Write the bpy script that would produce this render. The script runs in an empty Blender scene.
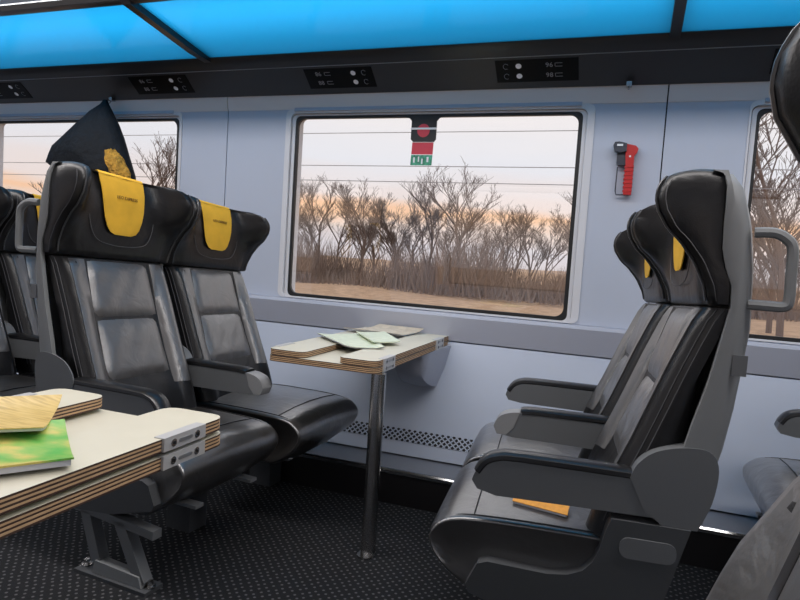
import bpy, bmesh, math, random
from mathutils import Vector, Matrix
from math import pi, sin, cos, radians
random.seed(7)
SC = bpy.context.scene
COL = SC.collection

# ------------------------------------------------------------------ camera
EYE = Vector((0, 0, 1.17))
F_PX, YAW, PIT, ROL = 632.0, radians(19.73), radians(4.0), radians(-3.66)
fw = Vector((-sin(YAW)*cos(PIT), cos(YAW)*cos(PIT), -sin(PIT)))
rt = Vector((cos(YAW), sin(YAW), 0)); dn = fw.cross(rt)
r2 = rt*cos(ROL) + dn*sin(ROL); d2 = -rt*sin(ROL) + dn*cos(ROL)
cam_d = bpy.data.cameras.new('camera'); cam = bpy.data.objects.new('camera', cam_d); COL.objects.link(cam)
M = Matrix(((r2.x, -d2.x, -fw.x, EYE.x), (r2.y, -d2.y, -fw.y, EYE.y), (r2.z, -d2.z, -fw.z, EYE.z), (0, 0, 0, 1)))
cam.matrix_world = M
cam_d.sensor_width = 36; cam_d.lens = F_PX/800*36; cam_d.clip_start = 0.02; cam_d.clip_end = 2000
SC.camera = cam

# ------------------------------------------------------------------ exposure
vs = SC.view_settings
SC.display_settings.display_device = 'sRGB'
vs.view_transform = 'Standard'; vs.look = 'None'; vs.exposure = 0.0; vs.gamma = 1.0; vs.use_curve_mapping = False

# ------------------------------------------------------------------ sky
SKY_STRENGTH = 1.08
W = bpy.data.worlds.new('dusk_sky'); SC.world = W; W.use_nodes = True
nt = W.node_tree; nt.nodes.clear()
def N(t, **kw):
    n = nt.nodes.new(t)
    for k, v in kw.items(): setattr(n, k, v)
    return n
tc = N('ShaderNodeTexCoord'); sx = N('ShaderNodeSeparateXYZ'); nt.links.new(tc.outputs['Generated'], sx.inputs[0])
mp = N('ShaderNodeMapping'); mp.inputs['Scale'].default_value = (3.0, 3.0, 26.0); nt.links.new(tc.outputs['Generated'], mp.inputs[0])
nz = N('ShaderNodeTexNoise'); nz.inputs['Scale'].default_value = 1.6; nz.inputs['Detail'].default_value = 5; nt.links.new(mp.outputs[0], nz.inputs[0])
ad = N('ShaderNodeMath', operation='MULTIPLY_ADD'); ad.inputs[1].default_value = 0.05; nt.links.new(nz.outputs[0], ad.inputs[0]); nt.links.new(sx.outputs[2], ad.inputs[2])
rp = N('ShaderNodeValToRGB'); nt.links.new(ad.outputs[0], rp.inputs[0])
el = rp.color_ramp.elements
stops = [(0.0, (0.74, 0.66, 0.66)), (0.040, (0.74, 0.70, 0.74)), (0.070, (0.88, 0.72, 0.64)), (0.092, (1.0, 0.62, 0.38)), (0.112, (0.90, 0.78, 0.74)),
         (0.17, (0.86, 0.86, 0.91)), (0.26, (0.98, 0.92, 0.91)), (0.55, (0.95, 0.95, 0.99)), (1.0, (0.86, 0.91, 1.0))]
el[0].position, el[0].color = stops[0][0], (*stops[0][1], 1)
el[1].position, el[1].color = stops[-1][0], (*stops[-1][1], 1)
for p, c in stops[1:-1]:
    e = el.new(p); e.color = (*c, 1)
bg = N('ShaderNodeBackground'); bg.inputs[1].default_value = SKY_STRENGTH
nt.links.new(rp.outputs[0], bg.inputs[0]); wo = N('ShaderNodeOutputWorld'); nt.links.new(bg.outputs[0], wo.inputs[0])

# ------------------------------------------------------------------ lamps the carriage has
def area(name, loc, sx_, sy_, power, color, rot=(0, 0, 0)):
    l = bpy.data.lights.new(name, 'AREA'); l.shape = 'RECTANGLE'; l.size = sx_; l.size_y = sy_; l.energy = power; l.color = color
    o = bpy.data.objects.new(name, l); COL.objects.link(o); o.location = loc; o.rotation_euler = rot
    return o
area('ceiling_strip_lamp', (-1.3, 1.55, 2.70), 8.4, 0.30, 112, (1.0, 0.95, 0.93))
area('cove_strip_lamp', (-1.3, 2.62, 2.60), 8.4, 0.12, 38, (0.95, 0.97, 1.0))

# ------------------------------------------------------------------ materials
def mat(name, col, rough=0.5, metal=0.0, spec=0.5, bump=0.0, bscale=200, mott=0.0, mscale=6, coat=0.0, bdist=0.002, kind='noise'):
    m = bpy.data.materials.new(name); m.use_nodes = True; t = m.node_tree; b = t.nodes['Principled BSDF']
    b.inputs['Base Color'].default_value = (*col, 1); b.inputs['Roughness'].default_value = rough
    b.inputs['Metallic'].default_value = metal; b.inputs['Specular IOR Level'].default_value = spec
    b.inputs['Coat Weight'].default_value = coat
    co = t.nodes.new('ShaderNodeTexCoord')
    if mott:
        n = t.nodes.new('ShaderNodeTexNoise'); n.inputs['Scale'].default_value = mscale; n.inputs['Detail'].default_value = 4
        r = t.nodes.new('ShaderNodeValToRGB')
        r.color_ramp.elements[0].position = 0.3; r.color_ramp.elements[1].position = 0.7
        r.color_ramp.elements[0].color = (*[max(0, c*(1-mott)) for c in col], 1); r.color_ramp.elements[1].color = (*[min(1, c*(1+mott)) for c in col], 1)
        t.links.new(co.outputs['Object'], n.inputs[0]); t.links.new(n.outputs[0], r.inputs[0]); t.links.new(r.outputs[0], b.inputs['Base Color'])
    if bump:
        n = t.nodes.new('ShaderNodeTexNoise' if kind == 'noise' else 'ShaderNodeTexVoronoi'); n.inputs['Scale'].default_value = bscale
        bp = t.nodes.new('ShaderNodeBump'); bp.inputs['Strength'].default_value = bump; bp.inputs['Distance'].default_value = bdist
        t.links.new(co.outputs['Object'], n.inputs[0]); t.links.new(n.outputs[0], bp.inputs['Height']); t.links.new(bp.outputs[0], b.inputs['Normal'])
    return m

def leather(name, col, rough, wrinkle, spec=0.6):
    m = mat(name, col, rough, spec=0.55); t = m.node_tree; b = t.nodes['Principled BSDF']
    co = t.nodes.new('ShaderNodeTexCoord')
    a = t.nodes.new('ShaderNodeTexNoise'); a.inputs['Scale'].default_value = 9; a.inputs['Detail'].default_value = 3; a.inputs['Distortion'].default_value = 1.2
    v = t.nodes.new('ShaderNodeTexVoronoi'); v.inputs['Scale'].default_value = 320
    b.inputs['Specular IOR Level'].default_value = spec
    b1 = t.nodes.new('ShaderNodeBump'); b1.inputs['Strength'].default_value = wrinkle; b1.inputs['Distance'].default_value = 0.03
    b2 = t.nodes.new('ShaderNodeBump'); b2.inputs['Strength'].default_value = 0.15; b2.inputs['Distance'].default_value = 0.001
    t.links.new(co.outputs['Object'], a.inputs[0]); t.links.new(co.outputs['Object'], v.inputs[0])
    t.links.new(a.outputs[0], b1.inputs['Height']); t.links.new(v.outputs[0], b2.inputs['Height'])
    t.links.new(b1.outputs[0], b2.inputs['Normal']); t.links.new(b2.outputs[0], b.inputs['Normal'])
    return m

LEATHER = leather('black_leather', (0.008, 0.008, 0.009), 0.36, 0.10, 0.42)
PADL_SHEEN = leather('black_leather_sheen', (0.046, 0.043, 0.042), 0.40, 0.30, 0.9)  # same black leather, base lightened to put window sheen on pads and strips
for k_, v_ in (('Coat Weight', 0.9), ('Coat IOR', 1.9), ('Coat Roughness', 0.36)): PADL_SHEEN.node_tree.nodes['Principled BSDF'].inputs[k_].default_value = v_
SEATL = leather('seat_leather', (0.030, 0.028, 0.027), 0.30, 0.22, 1.0); SEATL.node_tree.nodes['Principled BSDF'].inputs['Coat Weight'].default_value = 1.0; SEATL.node_tree.nodes['Principled BSDF'].inputs['Coat IOR'].default_value = 1.8; SEATL.node_tree.nodes['Principled BSDF'].inputs['Coat Roughness'].default_value = 0.28
SHELL = mat('grey_plastic', (0.125, 0.132, 0.138), 0.45, bump=0.15, bscale=500, bdist=0.001)
TIPC = mat('light_grey_plastic', (0.24, 0.245, 0.25), 0.4)
SHELLT = mat('pale_grey_plastic', (0.20, 0.21, 0.215), 0.45, bump=0.12, bscale=500, bdist=0.001)
DARKP = mat('dark_plastic', (0.060, 0.064, 0.069), 0.42, bump=0.15, bscale=500, bdist=0.001)
PAD = mat('armrest_pad', (0.008, 0.008, 0.009), 0.28)
SILV = mat('satin_silver', (0.32, 0.33, 0.34), 0.35, 0.6)
STITCH = mat('grey_thread', (0.07, 0.07, 0.075), 0.6)
PIPE_SHEEN = mat('piping', (0.05, 0.052, 0.055), 0.3)  # greyer than the leather so the highlight along the piping is in its colour
CLOTH = mat('yellow_cloth', (0.74, 0.42, 0.030), 0.85, bump=0.3, bscale=300, mott=0.08, mscale=15)
INKB = mat('brown_print', (0.10, 0.045, 0.01), 0.8)
WALL = mat('wall_laminate', (0.45, 0.49, 0.575), 0.5, mott=0.015, mscale=3)
SILL = mat('sill_laminate', (0.40, 0.42, 0.49), 0.5)
HEADR = mat('header_laminate', (0.66, 0.63, 0.62), 0.5)
FRAME = mat('window_frame_plastic', (0.62, 0.62, 0.64), 0.4)
GASK = mat('black_rubber', (0.008, 0.008, 0.008), 0.5)
BLACKP = mat('black_panel', (0.020, 0.0205, 0.022), 0.32)
DISP = mat('display_glass', (0.001, 0.001, 0.001), 0.35, spec=0.15)
CEIL = mat('ceiling_paint', (0.80, 0.80, 0.84), 0.6)
STEEL = mat('brushed_steel', (0.50, 0.49, 0.48), 0.25, 1.0)
CHROME = mat('chrome_edge', (0.50, 0.51, 0.52), 0.18, 1.0)
LEDGE = mat('ledge_paint', (0.20, 0.21, 0.235), 0.3)
KICK = mat('black_kick', (0.011, 0.010, 0.011), 0.35, mott=0.1)
LAM = mat('cream_laminate', (0.60, 0.57, 0.46), 0.42, mott=0.03, mscale=8)
PLY = mat('ply_light', (0.55, 0.36, 0.20), 0.6, mott=0.1, mscale=30)
PLYD = mat('ply_dark', (0.055, 0.028, 0.018), 0.65)
WHITEP = mat('white_print', (0.75, 0.75, 0.75), 0.5)
GREYT = mat('grey_print', (0.30, 0.30, 0.31), 0.5)
DOT = mat('indicator_dot', (0.95, 0.95, 0.97), 0.4)
RED = mat('red_plastic', (0.50, 0.02, 0.02), 0.35)
REDS = mat('red_sticker', (0.55, 0.035, 0.06), 0.5)
GRNS = mat('green_sticker', (0.05, 0.28, 0.17), 0.5, mott=0.5, mscale=80)
RACKM = mat('rack_metal', (0.035, 0.033, 0.034), 0.3, 0.5)
HINGE = mat('hinge_white', (0.50, 0.50, 0.50), 0.4, 0.2)
BAG = mat('black_jacket_cloth', (0.006, 0.008, 0.011), 0.7, spec=0.25, bump=0.5, bscale=25, bdist=0.02)
FLEECE = mat('ochre_fleece', (0.55, 0.29, 0.04), 0.95, bump=1.0, bscale=60, mott=0.35, mscale=40, bdist=0.02)

def carpet():
    m = mat('dotted_carpet', (0.018, 0.019, 0.021), 0.9, spec=0.2, bump=0.6, bscale=350, bdist=0.004); t = m.node_tree; b = t.nodes['Principled BSDF']
    co = t.nodes.new('ShaderNodeTexCoord'); mpn = t.nodes.new('ShaderNodeMapping'); mpn.inputs['Rotation'].default_value = (0, 0, radians(45))
    mpn.inputs['Scale'].default_value = (39, 39, 39)
    v = t.nodes.new('ShaderNodeTexVoronoi'); v.inputs['Scale'].default_value = 1.0; v.inputs['Randomness'].default_value = 0.22; v.voronoi_dimensions = '2D'
    r = t.nodes.new('ShaderNodeValToRGB'); r.color_ramp.elements[0].position = 0.15; r.color_ramp.elements[1].position = 0.22
    r.color_ramp.elements[0].color = (0.10, 0.10, 0.105, 1); r.color_ramp.elements[1].color = (0.013, 0.014, 0.016, 1)
    t.links.new(co.outputs['Object'], mpn.inputs[0]); t.links.new(mpn.outputs[0], v.inputs[0]); t.links.new(v.outputs['Distance'], r.inputs[0])
    t.links.new(r.outputs[0], b.inputs['Base Color'])
    return m
CARPET = carpet()

def glass(name, tint, refl, rough=0.0):
    m = bpy.data.materials.new(name); m.use_nodes = True; t = m.node_tree; t.nodes.clear()
    o = t.nodes.new('ShaderNodeOutputMaterial'); tr = t.nodes.new('ShaderNodeBsdfTransparent'); gl = t.nodes.new('ShaderNodeBsdfGlossy')
    tr.inputs[0].default_value = (*tint, 1); gl.inputs['Roughness'].default_value = rough; gl.inputs[0].default_value = (1, 1, 1, 1)
    mx = t.nodes.new('ShaderNodeMixShader'); lw = t.nodes.new('ShaderNodeLayerWeight'); lw.inputs[0].default_value = 0.5
    p5 = t.nodes.new('ShaderNodeMath'); p5.operation = 'POWER'; p5.inputs[1].default_value = 5.0; t.links.new(lw.outputs['Facing'], p5.inputs[0])
    fr = t.nodes.new('ShaderNodeMath'); fr.operation = 'MULTIPLY_ADD'; fr.inputs[1].default_value = 1-refl; fr.inputs[2].default_value = refl; t.links.new(p5.outputs[0], fr.inputs[0])
    t.links.new(fr.outputs[0], mx.inputs[0]); t.links.new(tr.outputs[0], mx.inputs[1]); t.links.new(gl.outputs[0], mx.inputs[2]); t.links.new(mx.outputs[0], o.inputs[0])
    return m
PANE = glass('window_glass', (0.97, 0.97, 0.97), 0.05)
def blue_glass():
    m = glass('blue_rack_glass', (0.16, 0.57, 0.79), 0.05, 0.12); t = m.node_tree
    o = [n for n in t.nodes if n.type == 'OUTPUT_MATERIAL'][0]; mx = [n for n in t.nodes if n.type == 'MIX_SHADER'][0]
    tl = t.nodes.new('ShaderNodeBsdfTranslucent'); tl.inputs[0].default_value = (0.09, 0.50, 0.72, 1)
    m2 = t.nodes.new('ShaderNodeMixShader'); m2.inputs[0].default_value = 0.55
    t.links.new(mx.outputs[0], m2.inputs[1]); t.links.new(tl.outputs[0], m2.inputs[2]); t.links.new(m2.outputs[0], o.inputs[0])
    return m
BLUEG = blue_glass()
def emis(name, col, s):
    m = bpy.data.materials.new(name); m.use_nodes = True; b = m.node_tree.nodes['Principled BSDF']
    b.inputs['Base Color'].default_value = (0.8, 0.8, 0.8, 1); b.inputs['Emission Color'].default_value = (*col, 1); b.inputs['Emission Strength'].default_value = s
    return m
LAMP = emis('lamp_diffuser', (1.0, 0.95, 0.97), 1.6)

# ------------------------------------------------------------------ mesh helpers
def obj(name, bm, m, parent=None, smooth=True, angle=40):
    bmesh.ops.recalc_face_normals(bm, faces=bm.faces)
    me = bpy.data.meshes.new(name); bm.to_mesh(me); bm.free()
    for x in (m if isinstance(m, (list, tuple)) else [m]): me.materials.append(x)
    if smooth:
        me.shade_smooth(); me.set_sharp_from_angle(angle=radians(angle))
    o = bpy.data.objects.new(name, me); COL.objects.link(o)
    if parent: o.parent = parent
    return o
def tag(o, label=None, cat=None, group=None, kind=None):
    if label: o['label'] = label
    if cat: o['category'] = cat
    if group: o['group'] = group
    if kind: o['kind'] = kind
    return o
def thing(name, label, cat, loc=(0, 0, 0), rz=0, group=None, kind=None):
    o = bpy.data.objects.new(name, None); COL.objects.link(o); o.location = loc; o.rotation_euler = (0, 0, rz); o.empty_display_size = 0.1
    return tag(o, label, cat, group, kind)
def dup(root, loc, rz, label=None):
    r = root.copy(); COL.objects.link(r); r.location = loc; r.rotation_euler = (0, 0, rz)
    if label: r['label'] = label
    for ch in list(root.children):
        c = ch.copy(); COL.objects.link(c); c.parent = r
        for g in list(ch.children):
            d = g.copy(); COL.objects.link(d); d.parent = c
    return r
def BM(): return bmesh.new()
def bevel(bm, w, seg=2, ang=30):
    es = [e for e in bm.edges if len(e.link_faces) == 2 and e.calc_face_angle(0) > radians(ang)]
    if es: bmesh.ops.bevel(bm, geom=es, offset=w, segments=seg, affect='EDGES', profile=0.5, clamp_overlap=True)
def box(bm, a, b):
    x0, y0, z0 = [min(p, q) for p, q in zip(a, b)]; x1, y1, z1 = [max(p, q) for p, q in zip(a, b)]
    v = [bm.verts.new(p) for p in ((x0,y0,z0),(x1,y0,z0),(x1,y1,z0),(x0,y1,z0),(x0,y0,z1),(x1,y0,z1),(x1,y1,z1),(x0,y1,z1))]
    return [bm.faces.new([v[i] for i in f]) for f in ((3,2,1,0),(4,5,6,7),(0,1,5,4),(1,2,6,5),(2,3,7,6),(3,0,4,7))]
def prism(bm, pts, axis, a, b, mi=0):
    """polygon pts extruded from a to b; axis 'x': pts=(y,z), 'y': pts=(x,z), 'z': pts=(x,y)"""
    def P(p, t): return {'x': (t, p[0], p[1]), 'y': (p[0], t, p[1]), 'z': (p[0], p[1], t)}[axis]
    A = [bm.verts.new(P(p, a)) for p in pts]; B = [bm.verts.new(P(p, b)) for p in pts]; n = len(pts); fs = []
    fs.append(bm.faces.new(A)); fs.append(bm.faces.new(B))
    for i in range(n): fs.append(bm.faces.new((A[i], A[(i+1) % n], B[(i+1) % n], B[i])))
    for f in fs: f.material_index = mi
    return fs
def tube(bm, pts, r, n=8, closed=False, cap=True):
    pts = [Vector(p) for p in pts]; rings = []; L = len(pts); up = None
    for i, p in enumerate(pts):
        if closed: d = pts[(i+1) % L]-pts[i-1]
        else: d = pts[min(i+1, L-1)]-pts[max(i-1, 0)]
        d.normalize()
        if up is None:
            up = Vector((0, 0, 1)) if abs(d.z) < 0.9 else Vector((1, 0, 0))
        s = d.cross(up)
        if s.length < 1e-5: s = d.orthogonal()
        s.normalize(); u = s.cross(d); up = u
        rr = r[i] if isinstance(r, (list, tuple)) else r
        rings.append([bm.verts.new(p + s*rr*cos(2*pi*k/n) + u*rr*sin(2*pi*k/n)) for k in range(n)])
    for i in range(L if closed else L-1):
        A, B = rings[i], rings[(i+1) % L]
        for k in range(n): bm.faces.new((A[k], A[(k+1) % n], B[(k+1) % n], B[k]))
    if cap and not closed: bm.faces.new(rings[0]); bm.faces.new(rings[-1])
def loft(bm, rings, close=True, cap=True):
    R = [[bm.verts.new(p) for p in r] for r in rings]; n = len(R[0])
    for A, B in zip(R, R[1:]):
        for k in range(n if close else n-1): bm.faces.new((A[k], A[(k+1) % n], B[(k+1) % n], B[k]))
    if cap: bm.faces.new(R[0]); bm.faces.new(R[-1])
    return R
def catmull(P, k=4, closed=False):
    P = [Vector(p) for p in P]; out = []; n = len(P)
    for i in range(n if closed else n-1):
        g = (lambda j: P[j % n]) if closed else (lambda j: P[max(0, min(n-1, j))])
        a, b, c, d = g(i-1), g(i), g(i+1), g(i+2)
        for q in range(k):
            t = q/k
            out.append(0.5*((2*b)+(c-a)*t+(2*a-5*b+4*c-d)*t*t+(3*b-a-3*c+d)*t**3))
    if not closed: out.append(P[-1])
    return out
def lerp_tab(tab, z):
    """tab rows sorted by first entry; smooth linear interpolation of the others"""
    if z <= tab[0][0]: return tab[0][1:]
    for a, b in zip(tab, tab[1:]):
        if z <= b[0]:
            t = (z-a[0])/(b[0]-a[0]); return [p+(q-p)*t for p, q in zip(a[1:], b[1:])]
    return tab[-1][1:]
def rrect(x0, x1, z0, z1, r, n=5):
    out = []
    for cx, cz, a0 in ((x1-r, z1-r, 0), (x0+r, z1-r, 90), (x0+r, z0+r, 180), (x1-r, z0+r, 270)):
        for k in range(n+1):
            a = radians(a0+90*k/n); out.append((cx+r*cos(a), cz+r*sin(a)))
    return out
def text_mesh(name, body, size, m, parent, mtx, extrude=0.0003, align='CENTER'):
    cu = bpy.data.curves.new(name, 'FONT'); cu.body = body; cu.size = size; cu.align_x = align; cu.align_y = 'CENTER'; cu.extrude = extrude; cu.resolution_u = 2
    tmp = bpy.data.objects.new(name, cu); me = bpy.data.meshes.new_from_object(tmp); bpy.data.objects.remove(tmp); bpy.data.curves.remove(cu)
    me.materials.clear(); me.materials.append(m); me.name = name
    o = bpy.data.objects.new(name, me); COL.objects.link(o); o.parent = parent; o.matrix_basis = mtx
    return o

# ------------------------------------------------------------------ the carriage shell
WY = 3.25                       # plane of the wall around the windows
X0, X1 = -7.19, 4.96            # ends of the modelled length
MOD = 2.43; SEAM0 = -2.33
seams = [SEAM0 + MOD*k for k in (-2, -1, 0, 1, 2, 3)]

bm = BM(); box(bm, (X0, -0.22, -0.06), (X1, 3.4, 0.0)); tag(obj('floor', bm, CARPET, smooth=False), 'dark grey carpet with small white dots', None, kind='structure')

HX0, HX1, HZ0, HZ1 = -1.924-SEAM0, -0.225-SEAM0, 0.892, 1.962   # window hole inside a module
def lim(s):
    """the neighbours of the main window have no frame showing on the pillar side"""
    return (-.052 if abs(s-.10) < .01 else 0, -.012 if abs(s+4.76) < .01 else 0)
def wall_module(y, side, parent, x):
    """flat upper panel with the window hole; side=+1 far wall (faces -y), -1 near wall"""
    a, b = x+0.003, x+MOD-0.003; d = 0.02*side
    hx0, hx1 = x+HX0+lim(x)[0], x+HX1+lim(x)[1]; zt = 2.32; z0 = 0.885
    bm = BM()
    n = 24
    inner = rrect(hx0, hx1, HZ0, HZ1, 0.03, 3)
    o1 = [bm.verts.new((px, y, pz)) for px, pz in inner]
    o1b = [bm.verts.new((px, y+d*6, pz)) for px, pz in inner]
    def outer(px, pz):
        cx, cz = (hx0+hx1)/2, (HZ0+HZ1)/2
        return (px, pz)
    # ring of quads: inner loop to outer rectangle
    corners = {0: (b, zt), 1: (a, zt), 2: (a, z0), 3: (b, z0)}
    out = []
    for q in range(4):
        for k in range(4):
            cx, cz = corners[q]
            t = k/3
            px, pz = inner[q*4+k]
            out.append((cx, pz) if (q in (0, 2) and k == 0) or (q in (1, 3) and k == 3) else ((px, cz) if (q in (0, 2) and k == 3) or (q in (1, 3) and k == 0) else (cx, cz)))
    o2 = [bm.verts.new((px, y, pz)) for px, pz in out]
    L = len(inner)
    for i in range(L):
        j = (i+1) % L
        try:
            bm.faces.new((o1[i], o1[j], o2[j], o2[i]))
        except ValueError: pass
        bm.faces.new((o1[i], o1b[i], o1b[j], o1[j]))
    bmesh.ops.remove_doubles(bm, verts=bm.verts, dist=1e-5)
    # panel edges turn back into the joint
    for xe in (a, b):
        v = [bm.verts.new(p) for p in ((xe, y, z0), (xe, y, zt), (xe, y+d, zt), (xe, y+d, z0))]; bm.faces.new(v)
    return obj('wall_panel', bm, WALL, parent, smooth=False)

wall_far = BM(); box(wall_far, (X0, WY+0.022, 1.99), (X1, WY+0.12, 2.32)); box(wall_far, (X0, WY+0.022, 0.10), (X1, WY+0.12, 0.88))
for s in seams: box(wall_far, (s-0.30, WY+0.022, 0.88), (s+0.30, WY+0.12, 1.99))
wall_far = tag(obj('wall_far', wall_far, GASK, smooth=False), 'pale blue-grey carriage wall with large windows', kind='structure')
wall_near = BM(); box(wall_near, (X0, -0.32, 1.99), (X1, -0.20, 2.75)); box(wall_near, (X0, -0.32, 0.0), (X1, -0.20, 0.88))
for s in seams: box(wall_near, (s-0.30, -0.32, 0.88), (s+0.30, -0.20, 1.99))
wall_near = tag(obj('wall_near', wall_near, WALL, smooth=False), 'pale carriage wall behind the viewer', kind='structure')
for s in seams[:-1]:
    wall_module(WY, 1, wall_far, s)
    a, b = s+0.003, s+MOD-0.003
    # sill band: overhangs slightly, then the slanted heater cover below
    bm = BM(); prism(bm, [(3.215, 0.740), (3.195, 0.868), (3.205, 0.884), (3.262, 0.884), (3.262, 0.740)], 'x', a, b); bevel(bm, 0.004, 2)
    obj('sill_panel', bm, SILL, wall_far)
    bm = BM(); prism(bm, [(2.962, 0.172), (3.212, 0.733), (3.26, 0.733), (3.26, 0.172)], 'x', a, b); bevel(bm, 0.003, 1)
    obj('lower_panel', bm, WALL, wall_far)
for s in seams[:-1]:
    bm = BM(); prism(bm, [(3.232, 2.05), (3.240, 1.985), (3.246, 1.966), (3.26, 1.966), (3.26, 2.05)], 'x', s+0.003, s+MOD-0.003); obj('header_panel', bm, HEADR, wall_far)
# heater grille in the slanted cover
def slant(x, z, off=0.0):
    t = (z-0.172)/(0.733-0.172); nrm = Vector((0, -0.561, 0.25)).normalized()
    return Vector((x, 2.962+0.25*t, z)) + nrm*off
gz0, gz1, gx0, gx1 = 0.232, 0.290, -2.15, -0.28
bm = BM(); v = [bm.verts.new(slant(*p, 0.0012)) for p in ((gx0, gz0), (gx1, gz0), (gx1, gz1), (gx0, gz1))]; bm.faces.new(v)
gr = obj('grille_shade', bm, GASK, wall_far, smooth=False)  # flat black sheet on the panel, painting the shade behind the mesh
bm = BM(); step = 0.0235; k = 0
x = gx0
while x < gx1:
    for s_ in (-1, 1):
        xa, xb = (x, x+0.058*1.25) if s_ > 0 else (x+0.058*1.25, x)
        tube(bm, [slant(xa, gz0, 0.003), slant(xb, gz1, 0.003)], 0.0036, 4)
    x += step*1.25
gm = tag(obj('grille_mesh', bm, WALL, wall_far, smooth=False), kind='stuff')
# kick, ledge and chrome edge of the heater box along the floor
bm = BM(); box(bm, (X0, 2.75, 0.0), (X1, 3.3, 0.146)); bevel(bm, 0.003, 1)
base = tag(obj('baseboard_far', bm, KICK), 'black heater box along the floor', kind='structure')
bm = BM(); box(bm, (X0, 2.757, 0.146), (X1, 3.0, 0.163)); obj('ledge', bm, LEDGE, base, smooth=False)
bm = BM(); prism(bm, [(2.744, 0.146), (2.744, 0.160), (2.750, 0.167), (2.760, 0.167), (2.760, 0.146)], 'x', X0, X1); obj('edge_strip', bm, CHROME, base)

# ceiling with its cove above the rack
cv = [(3.25, 2.32), (3.22, 2.45), (3.13, 2.57), (2.98, 2.66), (2.7, 2.72), (2.2, 2.74), (-0.2, 2.74)]
bm = BM(); prism(bm, cv+[(-0.2, 2.85), (3.4, 2.85), (3.4, 2.32)], 'x', X0, X1)
ceiling = tag(obj('ceiling', bm, CEIL), 'white ceiling above the luggage rack', kind='structure')
bm = BM(); box(bm, (X0+0.4, 1.35, 2.716), (X1-0.4, 1.75, 2.74)); bevel(bm, 0.006, 2); obj('ceiling_light', bm, LAMP, ceiling)
for nm, xx in (('wall_left', X0), ('wall_right', X1)):
    bm = BM(); box(bm, (xx-0.05, -0.3, 0), (xx+0.05, 3.4, 2.85)); tag(obj(nm, bm, WALL, smooth=False), 'end wall of the carriage', kind='structure')

# windows
GX0, GX1, GZ0, GZ1 = -1.872-SEAM0, -0.278-SEAM0, 0.894, 1.930   # outer edge of the rubber
def ring(bm, outer, inner, y0, y1):
    A = [[bm.verts.new((p[0], y, p[1])) for p in L] for L, y in ((outer, y0), (inner, y0), (inner, y1), (outer, y1))]; n = len(outer)
    for P, Q in ((0, 1), (1, 2), (2, 3), (3, 0)):
        for k in range(n): bm.faces.new((A[P][k], A[P][(k+1) % n], A[Q][(k+1) % n], A[Q][k]))
def window(num, x, y, side):
    r = thing('window_%d' % num, 'wide train window in a pale frame with black rubber seal', None, (x, y, 0), kind='structure')
    S = side; a_, b_ = lim(x) if side > 0 else (0, 0); HX0, HX1, GX0, GX1 = globals()['HX0']+a_, globals()['HX1']+b_, globals()['GX0'], globals()['GX1']
    if a_: GX0 = HX0+.006+.022
    if b_: GX1 = HX1-.004-.022
    bm = BM(); ring(bm, rrect(HX0-0.006, HX1+0.006, HZ0-0.004, HZ1+0.004, 0.034), rrect(GX0-0.026, GX1+0.022, GZ0-0.004+0.004, GZ1+0.014, 0.03), -0.006*S, 0.10*S)
    bevel(bm, 0.003, 2); obj('outer_frame', bm, FRAME, r)
    bm = BM(); ring(bm, rrect(GX0-0.022, GX1+0.020, GZ0-0.0, GZ1+0.011, 0.028), rrect(GX0-0.002, GX1+0.002, GZ0+0.002, GZ1+0.002, 0.03), 0.008*S, 0.10*S)
    bevel(bm, 0.003, 2); obj('inner_frame', bm, FRAME, r)
    bm = BM(); ring(bm, rrect(GX0-0.006, GX1+0.006, GZ0-0.002, GZ1+0.006, 0.03), rrect(GX0+0.012, GX1-0.018, GZ0+0.020, GZ1-0.012, 0.045), 0.012*S, 0.032*S)
    bevel(bm, 0.003, 1); obj('seal', bm, GASK, r)
    bm = BM(); box(bm, (GX0, 0.022*S, GZ0), (GX1, 0.028*S, GZ1)); obj('pane', bm, PANE, r, smooth=False)
    if S > 0:
        bm = BM(); prism(bm, [(-0.012, HZ1+0.012), (-0.016, HZ1-0.006), (0.004, HZ1-0.012), (0.004, HZ1+0.012)], 'x', HX0+0.05, HX1-0.06); obj('blind_slot', bm, SILL, r)
    return r
num = 1
main_win = None
for s in seams[:-1]:
    w = window(num, s, WY, 1); num += 1
    if abs(s-SEAM0) < 1e-6: main_win = w
for s in seams[:-1]: window(num, s, -0.2, -1); num += 1

# overhead dark panel with the seat number displays
PAN = [(3.25, 2.046), (3.225, 2.043), (3.085, 2.150), (3.055, 2.172), (3.03, 2.192), (3.02, 2.206), (3.06, 2.235), (3.25, 2.30)]
bm = BM(); prism(bm, PAN, 'x', X0, X1); bevel(bm, 0.003, 2, 15)
panel = tag(obj('trim_1', bm, BLACKP), 'dark overhead panel with seat number displays', kind='structure')
bm = BM(); tube(bm, [(X0, 3.082, 2.153), (X1, 3.082, 2.153)], 0.0028, 6); obj('edge_line', bm, SILV, panel)
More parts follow.
